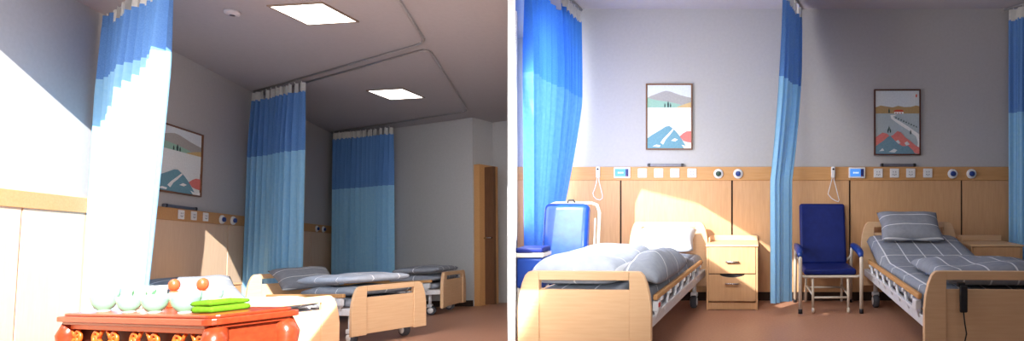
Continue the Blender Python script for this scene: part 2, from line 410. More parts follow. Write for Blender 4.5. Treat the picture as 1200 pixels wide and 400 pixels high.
on_bed(tag(o,'grey pillow with white stripes propped on the raised bed head','pillow','bed pillows'), bed2, (-.06,1.92,.765), R(-1), R(40))
# hand control hung on bed 2's footboard
t = thing('bed_remote', 'black bed hand control hanging on the right bed footboard', 'remote', ID, (1.18,3.155,0))
b = MB(); b.box(-.022,.022,-.024,-.002,.39,.545,.008); b.build('handset', M['dark'], t)
b = MB(); b.box(-.03,.012,-.012,.012,.535,.56,.004); b.build('hook', M['dark'], t)
b = MB(); b.tube([(0,-.014,.392),(.006,-.016,.33),(.016,-.016,.27),(.004,-.016,.215),(-.03,-.016,.19)], .004, 6); b.build('cord', M['dark'], t)

# ------------------------------------------------------------------ nightstands
def nightstand(label, room, loc, rz=0):
    t = thing('nightstand', label, 'nightstand', room, loc, rz, 'bedside nightstands')
    w, d, h = .235, .45, .60     # front at y=0, back at y=d
    b = MB()
    b.box(-w,-w+.018,0,d,0,h-.02,.002); b.box(w-.018,w,0,d,0,h-.02,.002); b.box(-w+.018,w-.018,d-.012,d,.02,h-.02)
    b.box(-w+.018,w-.018,.02,d-.02,.075,.09); b.box(-w+.018,w-.018,.015,.03,.005,.07)
    b.build('carcass', M['oak_v'], t)
    b = MB(); b.box(-w-.006,w+.006,-.012,d,h-.02,h,.005); b.build('top', M['oak'], t)
    b = MB(); b.box(-w,w,d-.016,d,h,h+.055,.005); b.box(-w,-w+.014,d-.2,d-.016,h,h+.045,.005); b.build('upstand', M['oak'], t)
    b = MB(); b.box(-w+.02,w-.02,-.006,.014,.335,h-.024,.004); dw = b.build('drawer', M['oak_v'], t)
    b = MB(); b.tube([(-.055,-.006,.445),(-.055,-.03,.445),(.055,-.03,.445),(.055,-.006,.445)], .007, 8); b.build('handle', M['chrome'], dw)
    arc = [(w-.02,.085),(w-.02,.328)]
    arc += [(.115*math.cos(a), .328-.030*math.sin(a)) for a in [PI*k/10 for k in range(11)]]
    arc += [(-w+.02,.328),(-w+.02,.085)]
    b = MB(); b.prism(arc, -.006, .014, 'y'); dd = b.build('cabinet_door', M['oak_v'], t)
    b = MB(); b.tube([(-.06,-.006,.245),(-.06,-.03,.245),(.06,-.03,.245),(.06,-.006,.245)], .007, 8); b.build('handle', M['chrome'], dd)
    b = MB(); b.box(-w+.02,w-.02,.016,.02,.086,.334); b.build('notch_shade', M['dark'], t)  # dark sheet standing for the shade inside the door's notch
    return t
nightstand('beige two-compartment nightstand crossed by a diagonal band of sun', ID, (-.211,5.07,0))
nightstand('nightstand mostly hidden behind the right bed, by the right curtain', ID, (2.21,5.07,0))

# ------------------------------------------------------------------ folding chairs
def tubes(mb, lst, r=.0125):
    for p in lst: mb.tube(p, r, 10)
    return mb
ch = thing('folding_chair', 'navy vinyl folding bed-chair with cream legs between the curtain and right bed', 'chair', ID, (.672,4.95,0), R(1), 'folding bed-chairs')
b = MB(); b.box(-.235,.235,.0,.44,.335,.395,.022,3); b.build('seat', M['vinyl_dark'], ch)
b = MB(); rx = Matrix.Translation((0,.44,.40)) @ Euler((R(-13),0,0)).to_matrix().to_4x4()
b.box(-.225,.225,-.03,.03,-.02,.58,.026,3,rx); b.build('backrest', M['vinyl_dark'], ch)
for sg in (1,-1):
    b = MB(); x = sg*.272
    b.tube([(x,-.02,.50),(x,.02,.535),(x,.12,.555),(x,.26,.565),(x,.38,.57)], [.018,.030,.034,.034,.026], 12); b.build('armrest', M['vinyl'], ch)
    b = MB(); b.tube([(x,-.01,.505),(x,-.02,.47),(x,-.02,.03)], .0165, 12)
    lg = b.build('leg', M['cream'], ch); b = MB(); b.lathe([(.012,0),(.019,0),(.019,.04),(.012,.04)],14,(x,-.02,0)); b.build('foot_cap', M['dark'], lg)
    b = MB(); b.tube([(x,.40,.565),(x,.46,.45),(x,.50,.03)], .0165, 12)
    lg = b.build('leg', M['cream'], ch); b = MB(); b.lathe([(.012,0),(.019,0),(.019,.04),(.012,.04)],14,(x,.503,0)); b.build('foot_cap', M['dark'], lg)
    b = MB(); x2 = sg*.158
    b.tube([(x2,.02,.335),(x2,-.005,.2),(x2,-.01,.055)], .012, 10); lg = b.build('folding_leg', M['cream'], ch)
    b = MB(); b.lathe([(.004,-.011),(.022,-.011),(.026,-.005),(.026,.005),(.022,.011),(.004,.011)],16,(x2,-.01,.027),'x'); b.build('wheel', M['cream'], lg)
    b = MB(); b.tube([(x2*1.1,.40,.335),(x2*1.1,.42,.2),(x2*1.1,.43,.02)], .012, 10); b.build('folding_leg', M['cream'], ch)
for q in ([(-.158,-.006,.14),(.158,-.006,.14)],[(-.17,.42,.16),(.17,.42,.16)],[(.158,-.004,.16),(.17,.42,.18)],[(-.158,-.004,.16),(-.17,.42,.18)]):
    b = MB(); b.tube(q, .010, 8); b.build('stretcher', M['cream'], ch)
b = MB(); b.tube([(-.272,.0,.335),(-.236,.0,.325),(.236,.0,.325),(.272,.0,.335)], .0125, 10); b.build('seat_frame', M['cream'], ch)
b = MB(); b.tube([(-.272,.455,.46),(-.2,.47,.40),(.2,.47,.40),(.272,.455,.46)], .0125, 10); b.build('back_frame', M['cream'], ch)

# the folded one behind the left bed
fc = thing('folding_chair', 'bright blue folded bed-chair with cream tube frame standing behind the left bed', 'chair', ID, (-1.57,4.6,0), R(-3), 'folding bed-chairs')
b = MB(); rx = Matrix.Translation((0,0,.40)) @ Euler((R(-8),0,0)).to_matrix().to_4x4()
b.box(-.205,.175,-.035,.03,0,.585,.05,4,rx); b.build('backrest', M['vinyl'], fc)
b = MB(); rx2 = Matrix.Translation((0,.07,.36)) @ Euler((R(-8),0,0)).to_matrix().to_4x4()
tubes(b, [[rx2 @ Vector(p) for p in ((-.225,.0,-.34),(-.225,0,.55),(-.20,0,.615),(-.15,0,.632),(.16,0,.632),(.21,0,.615),(.235,0,.55),(.235,0,-.34))]], .013)
b.build('tube_frame', M['cream'], fc)
b = MB(); tubes(b, [[rx2 @ Vector(p) for p in ((.205,-.02,.5),(.212,-.02,.1),(.205,-.02,-.3))],[rx2 @ Vector(p) for p in ((.205,-.02,.22),(.235,0,.22))]], .008); b.build('hinge_bar', M['cream'], fc)
b = MB(); b.tube([(-.02,.082,.985),(-.01,.085,1.01),(.03,.085,1.012),(.045,.082,.99)], .008, 8); b.build('carry_handle', M['dark'], fc)
b = MB(); b.box(-.21,.18,-.12,-.06,.14,.55,.02,3); b.build('seat', M['vinyl_dark'], fc)
for sg in (1,-1):
    b = MB(); b.tube([(sg*.22,-.10,.55),(sg*.22,-.10,.01)], .0125, 10); b.build('leg', M['cream'], fc)
st = thing('seating', 'blue vinyl stool with pale frame between the folded chair and white partition', 'seating', ID, (-1.68,4.2,0), R(4))  # blue seat section of a chair, modelled as a free-standing piece
b = MB(); b.box(-.10,.10,-.10,.10,.625,.665,.014,3); b.build('seat', M['vinyl_dark'], st)
b = MB(); b.box(-.105,.105,-.105,.105,.592,.624,.006); b.build('seat_frame', M['cream'], st)
b = MB(); b.box(-.095,.095,-.095,.095,.36,.590,.02); b.build('body', M['vinyl'], st)
for sx_ in (1,-1):
    for sy in (1,-1):
        b = MB(); b.tube([(sx_*.08,sy*.08,.365),(sx_*.088,sy*.088,0)], .012, 8); b.build('leg', M['cream'], st)

# ------------------------------------------------------------------ curtains and tracks
def lerp(a, b, t): return a+(b-a)*t
def poly_at(pts, s):
    L_ = [0]
    for a, c in zip(pts, pts[1:]): L_.append(L_[-1]+math.dist(a, c))
    d = s*L_[-1]
    for i in range(len(pts)-1):
        if d <= L_[i+1]+1e-9:
            t = (d-L_[i])/(L_[i+1]-L_[i]); return (lerp(pts[i][0],pts[i+1][0],t), lerp(pts[i][1],pts[i+1][1],t))
    return pts[-1]
def curtain(label, room, top, bot, z0, z1, zband, folds, amp, seed=0, vivid=False, mid=None, tape=.10, tabs=8, name='curtain', tape_from=0):
    """cloth hung from z1 to z0; top, bot: its line in plan at the track and at the hem"""
    t = thing(name, label, 'curtain', room, (0,0,0), 0, 'privacy curtains')
    rnd = random.Random(seed)
    ph = [rnd.uniform(0,6.28) for _ in range(4)]
    def at(s, z):
        k = (z1-z)/(z1-z0)
        P, Q = poly_at(top, s), poly_at(bot, s)
        kk = k**1.3
        if mid: kk = mid(k)
        x, y = lerp(P[0],Q[0],kk), lerp(P[1],Q[1],kk)
        A, B = poly_at(top,0), poly_at(top,1)
        dx, dy = B[0]-A[0], B[1]-A[1]; l = math.hypot(dx,dy); nx, ny = -dy/l, dx/l
        a = amp*(.55+.45*min(1,k*4))
        w = math.sin(2*PI*folds*s+ph[0]+.5*math.sin(2*PI*2.3*s+ph[1])+.25*k) + .35*math.sin(2*PI*folds*2.17*s+ph[2]+k*1.2)
        w *= .75+.4*math.sin(2*PI*1.7*s+ph[3])
        return Vector((x+nx*a*w, y+ny*a*w, z))
    nu = folds*16
    zt_ = z1-tape
    for nm, a, c_, mat, nv in (('net_band',zband,zt_,'cur_vmesh' if vivid else 'cur_mesh',10),('fabric_panel',z0,zband,'cur_vivid' if vivid else 'cur',26)):
        b = MB(); b.grid(lambda u,v: at(u, lerp(a,c_,v)), nu, nv); b.build(nm, M[mat], t)
    n = tabs
    for i in range(n):
        s0, s1 = (i+.08)/n, (i+.92)/n
        b = MB(); b.grid(lambda u,v: at(lerp(s0,s1,u), lerp(zt_-.012,z1,v)), 6, 2)
        tb_ = b.build('heading_tab', M['tape'] if i >= tape_from else M['cur_vmesh' if vivid else 'cur_mesh'], t)
        b = MB(); p = at((i+.5)/n, z1); b.tube([p, p+Vector((0,0,.017))], .004, 6); b.build('glider', M['white'], tb_)
    return t
def track(label, room, pts, z, rad=.16):
    """ceiling track with rounded corners"""
    P = [Vector((p[0],p[1],0)) for p in pts]; out = [P[0]]
    for a, p, c in zip(P, P[1:], P[2:]):
        d1, d2 = (a-p).normalized(), (c-p).normalized()
        A, B = p+d1*rad, p+d2*rad
        for k in range(9):
            t = k/8; out.append(A*(1-t)**2 + p*2*t*(1-t) + B*t*t)
    out.append(P[-1])
    t = thing('curtain_track', label, 'curtain track', room, (0,0,0), 0, 'ceiling curtain tracks')
    b = MB(); b.tube([(v.x,v.y,z-.013) for v in out], .0125, 8); b.build('rail', M['track'], t)
    for v in out[::4]:
        b = MB(); b.box(v.x-.012,v.x+.012,v.y-.012,v.y+.012,z-.004,z-.0005); b.build('bracket', M['white'], t)
    return t
# ward B
zc = HB-.045
curtain('vivid sunlit blue curtain bunched along the far left of the white window corner', ID, [(-1.735,5.50),(-1.765,4.9),(-1.785,4.33)], [(-2.0,5.42),(-2.05,5.25),(-2.08,5.10)], .36, zc, 2.02, 11, .04, 3, True, mid=lambda k: max(0,(k-.35)/.65)**1.2, tabs=12)
curtain('narrow blue curtain hanging between the two beds', ID, [(.455,5.45),(.34,5.1),(.245,4.78)], [(.30,4.84),(.22,4.79),(.14,4.72)], .13, zc, 2.08, 6, .03, 5, tabs=7, mid=lambda k: min(1,k/.62)**1.8)
curtain('blue curtain at the far right end of the ward', ID, [(2.50,5.48),(2.70,5.2),(3.0,4.6)], [(2.50,5.46),(2.70,5.2),(3.0,4.6)], .13, zc, 1.86, 11, .042, 9, tabs=10)
track('ceiling track of the vivid left curtain, running out from the wall', ID, [(-1.735,5.545),(-1.765,4.9),(-1.78,2.2)], HB, .1)
track('ceiling track above the narrow middle curtain', ID, [(.458,5.545),(.34,5.1),(.20,4.6)], HB, .1)
track('ceiling track above the far right curtain', ID, [(2.49,5.545),(2.70,5.2),(3.2,4.2)], HB, .1)
# ward A
za = HA-.045
curtain('tall sunlit blue curtain nearest the viewer, behind the red table', LA, [(.045,5.92),(.46,5.47),(.93,4.98)], [(.045,5.92),(.40,5.5),(.76,5.12)], .25, za, 2.32, 11, .048, 11, tabs=10, tape_from=2)
curtain('blue curtain with white heading hanging in the middle of the left ward', LA, [(.05,8.26),(.42,7.93),(.80,7.62)], [(.05,8.26),(.42,7.93),(.80,7.64)], .22, za, 2.06, 11, .048, 12, tabs=9)
curtain('farthest blue curtain, in shade by the grey end wall', LA, [(.08,10.66),(.6,10.36),(1.08,10.07)], [(.10,10.66),(.6,10.36),(1.10,10.07)], .22, za, 1.93, 13, .046, 13, tabs=12)
track('ceiling track around the nearer bed bay', LA, [(.03,8.31),(2.325,6.12),(2.325,3.9)], HA)
track('ceiling track around the farther bed bay', LA, [(.10,8.40),(2.31,6.29),(2.31,8.98),(.06,10.74)], HA)

# ------------------------------------------------------------------ wall services
def on_wall(o, room, loc, side):      # side 'B': wall faces -y ; 'A': wall faces +x
    return put(o, room, loc, 0 if side == 'B' else R(90))
def socket(room, loc, side, label, group):
    t = thing('wall_socket', label, 'socket', room, loc, 0 if side == 'B' else R(90), group)
    b = MB(); b.box(-.045,.045,-.010,-.0005,-.045,.045,.004); b.build('plate', M['white'], t)
    b = MB()
    for x, z in ((-.012,.012),(.012,.012),(-.014,-.014),(0,-.02),(.014,-.014)): b.box(x-.003,x+.003,-.0112,-.0098,z-.006,z+.006)
    b.build('slot', M['rail'], t); return t
def gas_outlet(room, loc, side, label, col, group='round gas outlets'):
    t = thing('gas_outlet', label, 'outlet', room, loc, 0 if side == 'B' else R(90), group)
    b = MB(); b.lathe([(.002,-.0005),(.048,-.0005),(.048,-.012),(.040,-.018),(.030,-.018),(.002,-.018)], 26, axis='y'); b.build('collar', M['white'], t)
    b = MB(); b.lathe([(.001,-.0185),(.026,-.0185),(.026,-.034),(.018,-.038),(.001,-.038)], 22, axis='y'); b.build('valve', col, t)
    return t
M['gas_g'] = noisy('dark_green_valve', (60,84,70), (50,74,60), rough=.35, bump=0); M['gas_b'] = noisy('blue_valve', (44,70,140), (36,60,124), rough=.35, bump=0)
YS = D-.0345; ZS = 1.275
def sx(px): return (px-885)/117.7
for bay, xs in (('left', (753,772,791,811)), ('right', (1029,1048,1067,1087))):
    for k, px in enumerate(xs):
        which = ('first','second','third','fourth')[k]
        socket(ID, (sx(px),YS,ZS-.003), 'B', f'white wall socket, {which} from the screen in the {"sunlit left" if bay=="left" else "shaded right"} bay', f'sockets on the {bay} bay strip')
for px, lab, col in ((842,'round gas outlet with green valve above the left nightstand','gas_g'),(865,'round gas outlet with blue valve above the left nightstand','gas_b'),
                     (1116,'first round gas outlet right of the sockets above the right bed','gas_b'),(1138,'last round gas outlet before the far right curtain','gas_b')):
    gas_outlet(ID, (sx(px),YS,ZS-.01), 'B', lab, M[col])
def screen(px, label):
    t = thing('wall_mounted_screen', label, 'screen', ID, (sx(px),YS,ZS), 0, 'bedside call screens')
    b = MB(); b.box(-.082,.082,-.022,-.0005,-.054,.054,.008); b.build('housing', M['white'], t)
    b = MB(); b.mat(M['screen']).box(-.07,.035,-.0235,-.0215,-.038,.038); b.mat(M['screen_dim']).box(.0355,.066,-.0235,-.0215,-.038,.038)
    b.mat(M['screen_text'])
    for x0, x1, z in ((-.04,-.028,.0),(-.024,-.016,.0),(-.012,-.002,.0),(.002,.014,.0)): b.box(x0,x1,-.0242,-.0236,z-.007,z+.007)
    b.mat(M['red']).box(.04,.05,-.0245,-.0236,-.032,-.026)
    b.build('display', None, t)
screen(729.5,'blue call screen on the strip above the folded chair, left bay'); screen(1004,'blue call screen on the strip above the navy chair, right bay')
def handset(px, label, loop):
    t = thing('nurse_call', label, 'call button', ID, (sx(px),YS,ZS+.005), 0, 'nurse call handsets')
    b = MB(); b.box(-.019,.019,-.03,-.0005,-.055,.055,.008); b.build('handset', M['white'], t)
    b = MB(); b.lathe([(.001,-.0305),(.010,-.0305),(.010,-.035),(.001,-.035)],14,(0,0,.03),'y'); b.build('button', M['dark'], t)
    b = MB(); b.tube([(x/117.7,-.018,-.055-z/117.7) for x, z in loop], .0042, 8); b.build('cord', M['white'], t)
handset(701.5,'white call handset with a looped cord on the left bay strip',[(-1,0),(-2,6),(-4,13),(-6,18),(-5,22),(-2,25),(2,26),(5,24),(5,20),(3,12),(1,4),(1,0)])
handset(976,'white call handset with a looped cord above the navy chair',[(-1,0),(-3,8),(-5,15),(-6,19),(-2,24),(3,27),(6,28),(7,26),(5,18),(3,10),(1,3),(1,0)])
def ledge(room, loc, w, side, label):
    t = thing('equipment_rail', label, 'rail', room, loc, 0 if side=='B' else R(90), 'grey equipment rails')
    b = MB(); b.box(-w/2,w/2,-.030,-.004,.002,.03,.003); b.build('bar', M['rail'], t)
    b = MB()
    for x in (-w/2+.02,w/2-.02): b.box(x-.012,x+.012,-.032,-.002,.0005,.034,.003)
    b.build('end_cap', M['dark'], t)
ledge(ID, (sx(780),D-.001,zt+.1355), .37, 'B', 'grey rail on top of the strip in the sunlit left bay')
ledge(ID, (sx(1053),D-.001,zt+.1355), .36, 'B', 'grey rail on top of the strip in the shaded right bay')
# ward A
for k, (px_, y) in enumerate(((0,7.01),(0,7.21),(0,7.41))):
    socket(LA, (.0345,y,1.297), 'A', f'white wall socket, {("nearest","middle","farthest")[k]} of three in the left ward', 'sockets in the left ward')
for y, lab in ((7.71,'gas outlet right of the three sockets in the left ward'),(7.93,'gas outlet just left of the middle curtain in left ward'),
               (10.25,'left of two distant gas outlets beyond the middle curtain'),(10.5,'right of two distant gas outlets beyond the middle curtain')):
    gas_outlet(LA, (.0345,y,1.287), 'A', lab, M['gas_b'])
ledge(LA, (.001,7.04,1.3555), .5, 'A', 'grey rail below the picture in the left ward')

# ------------------------------------------------------------------ pictures (generic landscapes)
def picture(label, room, loc, rz, w, h, frame, kind):
    """frame back at y=0, face to -y, centred"""
    t = thing('picture', label, 'picture', room, loc, rz, 'framed landscape pictures')
    b = MB(); f = .014
    b.box(-w/2,w/2,-.03,-.001,h/2-f,h/2,.002); b.box(-w/2,w/2,-.03,-.001,-h/2,-h/2+f,.002)
    b.box(-w/2,-w/2+f,-.03,-.001,-h/2+f,h/2-f,.002); b.box(w/2-f,w/2,-.03,-.001,-h/2+f,h/2-f,.002)
    b.build('frame', M[frame], t)
    b = MB(); W, H = w/2-f, h/2-f
    lay = [0]
    def P(mat, pts):                 # pts in 0..1 of the print
        lay[0] += 1; y = -.016-.0003*lay[0]
        b.mat(M[mat]).prism([(-W+2*W*x, -H+2*H*z) for x, z in pts], y, y+.0002, 'y')
    def tree(x, z, s, mat='art_tree'): P(mat, [(x-.012*s,z),(x+.012*s,z),(x+.016*s,z+.035*s),(x,z+.075*s),(x-.016*s,z+.035*s)])
    b.mat(M['art_mist' if kind == 1 else 'art_lake']).box(-W,W,-.0155,-.008,-H,H)
    if kind == 1:
        P('art_sky', [(0,.66),(1,.66),(1,1),(0,1)])
        P('art_grey', [(0,.80),(.08,.83),(.2,.86),(.33,.895),(.42,.91),(.52,.90),(.62,.875),(.76,.84),(.9,.815),(1,.80),(1,.66),(0,.66)])
        P('art_mint', [(0,.80),(.15,.77),(.32,.75),(.5,.735),(.72,.70),(.86,.66),(.86,.645),(0,.645)])
        P('art_sand', [(.7,.66),(.85,.70),(1,.73),(1,.645),(.66,.645)])
        P('art_mist', [(0,.645),(1,.645),(1,.36),(0,.36)])
        for x, s in ((.40,1.0),(.475,1.45),(.53,1.0)): tree(x,.648,s)
        P('art_teal', [(0,.16),(.1,.21),(.2,.25),(.32,.30),(.42,.345),(.5,.355),(.57,.32),(.65,.27),(.72,.21),(.79,.14),(.86,.06),(.9,0),(0,0)])
        P('art_coral', [(.74,.19),(.82,.24),(.9,.27),(1,.27),(1,.09),(.9,.10),(.82,.12),(.77,.16)])
        P('art_white', [(.36,.06),(.42,.14),(.5,.2),(.6,.29),(.58,.31),(.48,.235),(.36,.15),(.30,.09)])
        P('art_white', [(.54,.12),(.62,.16),(.70,.14),(.64,.11)]); P('art_white', [(.12,.03),(.2,.06),(.3,.05),(.28,.02)]); P('art_white', [(.78,.06),(.9,.03),(1,.05),(1,0),(.84,0)])
    else:
        P('art_sky', [(0,.68),(1,.68),(1,1),(0,1)])
        P('art_hill', [(0,.735),(.12,.765),(.25,.75),(.4,.735),(.52,.76),(.66,.74),(.82,.745),(.93,.765),(1,.755),(1,.64),(0,.64)])
        P('art_red', [(.42,.685),(.48,.70),(.60,.70),(.64,.685),(.64,.66),(.42,.66)]); P('art_white', [(.43,.635),(.64,.635),(.64,.665),(.43,.665)])
        for x in (.46,.52,.58): P('art_red', [(x,.635),(x+.02,.635),(x+.02,.655),(x,.655)])
        P('art_white', [(.34,.615),(.50,.62),(.40,.59),(.44,.56),(.62,.49),(.82,.40),(1,.31),(1,0),(.93,.0),(.97,.18),(.93,.27),(.78,.36),(.55,.46),(.36,.555)])
        for k in range(9): P('art_tree', [(.45+.058*k,.565-.018*k),(.49+.058*k,.56-.018*k),(.47+.058*k,.59-.018*k)])
        tree(.31,.645,1.1); tree(.31,.37,1.0); tree(.285,.335,.9); tree(.34,.335,.9); tree(.80,.31,1.0)
        P('art_coral', [(0,.26),(.08,.30),(.16,.335),(.26,.32),(.33,.27),(.4,.30),(.5,.36),(.58,.34),(.68,.26),(.8,.20),(.92,.13),(1,.10),(1,0),(0,.10)])
        P('art_slate', [(0,.12),(.1,.17),(.2,.22),(.28,.27),(.34,.285),(.4,.24),(.5,.17),(.62,.12),(.74,.13),(.86,.05),(.9,0),(0,0)])
        P('art_pale', [(.46,.20),(.52,.22),(.57,.17),(.52,.16)]); P('art_pale', [(.66,.17),(.72,.20),(.78,.15),(.7,.13)]); P('art_pale', [(.3,.03),(.42,.08),(.5,.06),(.44,.02)]); P('art_pale', [(.08,.04),(.16,.09),(.2,.05)])
        P('art_red', [(.915,.895),(.945,.895),(.945,.94),(.915,.94)])
    b.build('print', None, t)
    return t
picture('brown-framed landscape print with a teal mound above the left bed', ID, (sx(784),D-.001,1.06+91/117.3), 0, .465, .66, 'frame', 1)
picture('dark-framed landscape print with a red house above the right bed', ID, (sx(1052),D-.001,1.06+84.5/117.3), 0, .465, .66, 'frame_dark', 2)
picture('landscape print partly behind the nearest curtain in the left ward', LA, (.001,6.97,1.83), R(90), .76, .66, 'frame', 1)

# ------------------------------------------------------------------ ward A ceiling fittings
def panel_light(label, loc, rz, a, c):
    t = thing('ceiling_light', label, 'ceiling light', LA, loc, rz, 'square ceiling panel lights')
    b = MB(); f = .016
    b.box(-a-f,a+f,-c-f,-c,-.012,-.0005); b.box(-a-f,a+f,c,c+f,-.012,-.0005); b.box(-a-f,-a,-c,c,-.012,-.0005); b.box(a,a+f,-c,c,-.012,-.0005)
    b.build('rim', M['lightframe'], t)
    b = MB(); b.box(-a,a,-c,c,-.009,-.001); b.build('diffuser', M['light'], t)
panel_light('bright square ceiling light nearest the viewer, cut by the picture top', (1.59,5.59,HA), R(-21), .22, .19)
panel_light('smaller-looking square ceiling light inside the farther bed bay', (1.58,8.17,HA), R(-21), .22, .21)
t = thing('smoke_detector', 'small round smoke detector on the left ward ceiling', 'smoke detector', LA, (.98,5.69,HA))
b = MB(); b.lathe([(.055,-.0005),(.055,-.014),(.045,-.03),(.002,-.03)], 22); b.build('housing', M['ceil'], t)
b = MB(); b.lathe([(.018,-.0305),(.018,-.036),(.002,-.036)], 16); b.build('sensor', M['rail'], t)

# ------------------------------------------------------------------ ward A beds
def bed_a(label, fx, fy, ph, W, Lb, zf, zm):
    ph = R(ph); pe = Vector((math.sin(ph),math.cos(ph)))
    return make_bed(label, LA, (fx+pe.x*W/2, fy+pe.y*W/2, 0), PI/2-ph, W=W, Lb=Lb, zf=zf, zh=zf+.14, zm=zm, zb=.09)
bedB = bed_a('hospital bed with folded quilts, in the middle of the left ward', 1.78,5.90,45,.68,1.80,.53,.42)
bedC = bed_a('farthest hospital bed in the left ward, end-on by the grey wall', 2.05,8.35,10,.85,1.95,.56,.43)
bedA = bed_a('sunlit hospital bed behind the red tea table', 1.38,4.80,46,.70,1.82,.50,.40)
def quilt(bed, x0,x1,y0,y1,z,h,label,mat='sheet',seed=1,amp=.014):
    b = MB(); b.puffy(x0,x1,y0,y1,0,h,24,24,amp,4,seed,5); o = b.build('folded_quilt', M[mat])
    return on_bed(tag(o,label,'quilt','bed quilts'), bed, (0,0,z))
quilt(bedB,-.285,.285,.02,1.0,.432,.095,'lower folded grey quilt on the middle bed of left ward',seed=2)
quilt(bedB,-.30,.28,.05,1.04,.55,.085,'upper folded pale quilt on the middle bed of left ward','lit_sheet',seed=5)
quilt(bedC,-.40,.39,.02,.66,.44,.095,'lower folded grey quilt on the farthest bed',seed=6)
quilt(bedC,-.41,.38,.02,.62,.556,.095,'upper folded grey quilt on the farthest bed',seed=9)
quilt(bedA,-.295,.295,.05,.95,.412,.09,'sunlit quilt on the bed behind the red table','lit_sheet',seed=12)
b = MB(); b.pillow(.30,.20,.075,20,3); o = b.build('pillow', M['pillow']); on_bed(tag(o,'grey pillow at the head of the bed behind the red table','pillow','bed pillows'), bedA, (.02,1.56,.565), 0, R(32))
b = MB(); b.pillow(.27,.18,.075,20,4); o = b.build('pillow', M['pillow']); on_bed(tag(o,'grey pillow seen past the middle curtain of left ward','pillow','bed pillows'), bedB, (.06,1.56,.60), 0, R(34))
nightstand('sunlit nightstand top by the wall behind the red table', LA, (.50,6.835,0), R(90))

# ------------------------------------------------------------------ carved tea table and what stands on it
TL = 1.32; TW = .27; TH = .575
tb = thing('tea_table', 'red lacquered tea table with carved fretwork apron', 'table', LA, (0,0,0))
th = R(137); Bc = Vector((2.33,2.63)); dl = Vector((math.cos(th),math.sin(th))); ds = Vector((math.sin(th),-math.cos(th)))
ctr = Bc + dl*TL/2 + ds*TW/2
# local x runs from the B end (0) to the A end, y from the front (-) to the back
put(tb, LA, (ctr.x,ctr.y,0), math.atan2(-dl.y,-dl.x))   # local +x points to the near (B) end, local -y... front
def table_parts():
    a, c = TL/2, TW/2
    prof = [(0,.0),(.018,.006),(.026,.018),(.026,.030),(.014,.040),(0,.044)]
    b = MB()                          # moulded top: stacked rounded slabs
    def slab(ex, z0, z1, r=.04):
        pts = []
        for sx_, sy, a0 in ((1,1,0),(-1,1,90),(-1,-1,180),(1,-1,270)):
            for k in range(6):
                an = R(a0+18*k); pts.append((sx_*(a+ex-r)+r*math.cos(an), sy*(c+ex-r)+r*math.sin(an)))
        b.prism(pts, z0, z1, 'z', .004)
    slab(0,TH-.012,TH); slab(.018,TH-.036,TH-.012); slab(.004,TH-.05,TH-.036)
    b.build('tabletop', M['rose'], tb)
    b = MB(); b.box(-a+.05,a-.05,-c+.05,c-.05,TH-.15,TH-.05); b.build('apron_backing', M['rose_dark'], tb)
    for sg, ln in ((1,TL),(-1,TL)):
        b = MB(); y = sg*(c-.022)
        b.box(-a+.04,a-.04,y-.008,y+.008,TH-.072,TH-.051,.003); b.box(-a+.04,a-.04,y-.008,y+.008,TH-.165,TH-.148,.003)
        n = 7
        for k in range(n):            # scrolls
            x0 = -a+.12+(TL-.24)*k/(n-1); dirn = 1 if k % 2 else -1
            pts = []
            for i in range(22):
                an = i/21*2.6*PI; r = .034*(1-i/26)
                pts.append((x0+dirn*r*math.cos(an), y, TH-.110+r*math.sin(an)))
            b.tube(pts, .0075, 6)
            b.tube([(x0+dirn*.034,y,TH-.11),(x0+dirn*.055,y,TH-.085),(x0+dirn*.066,y,TH-.075)], .007, 6)
            b.tube([(x0+dirn*.034,y,TH-.112),(x0+dirn*.058,y,TH-.13),(x0+dirn*.072,y,TH-.15)], .007, 6)
        b.build('carved_apron', M['rose_light'], tb)
    for sg in (1,-1):
        b = MB(); x = sg*(a-.022)
        b.box(x-.008,x+.008,-c+.04,c-.04,TH-.165,TH-.051,.003); b.build('end_apron', M['rose'], tb)
    for sx_ in (1,-1):
        for sy in (1,-1):
            b = MB(); x, y = sx_*(a-.03), sy*(c-.03)
            b.tube([(x,y,TH-.05),(x+sx_*.012,y+sy*.012,TH-.10),(x+sx_*.006,y+sy*.006,TH-.19),(x-sx_*.006,y-sy*.006,.25),(x,y,.10),(x+sx_*.012,y+sy*.012,.03),(x+sx_*.012,y+sy*.012,0)],
                   [.034,.040,.034,.026,.024,.032,.030], 12)
            b.build('leg', M['rose'], tb)
table_parts()
def on_table(o, x, y, z=0.0008, rz=0): o.matrix_world = tb.matrix_world @ Matrix.Translation((x,y,TH+z)) @ Matrix.Rotation(rz,4,'Z'); return o
def bowl(x, y, r, h, label, mat='celadon'):
    t = tag(bpy.data.objects.new('tea_bowl', None), label, 'bowl', 'celadon tea bowls'); C.objects.link(t); on_table(t, x, y)
    out = [(.42,0),(.45,.08),(.60,.14),(.82,.36),(.95,.66),(1.0,1.0)]
    inn = [(.955,.985),(.90,.66),(.76,.38),(.5,.2),(.02,.16)]
    b = MB(); b.lathe([(r*q,h*z) for q, z in out+inn], 32); b.build('body', M[mat], t)
    b = MB(); b.lathe([(r*.40,-.0005),(r*.46,-.0005),(r*.46,.004),(r*.40,.004)], 28); b.build('foot_ring', M['cup'], t)
    return t
bowl(-.50,-.05,.050,.098,'largest pale green tea bowl, at the left end of the red table')
bowl(-.17,-.075,.043,.070,'second pale green tea bowl from the left end of the red table')
bowl(.06,-.075,.046,.076,'third pale green tea bowl from the left on the red table')
bowl(.30,-.07,.049,.084,'fourth pale green tea bowl, nearest the green cloth')
bowl(.185,.05,.045,.076,'pale blue-green tea bowl set behind the row, beside the green cloth')
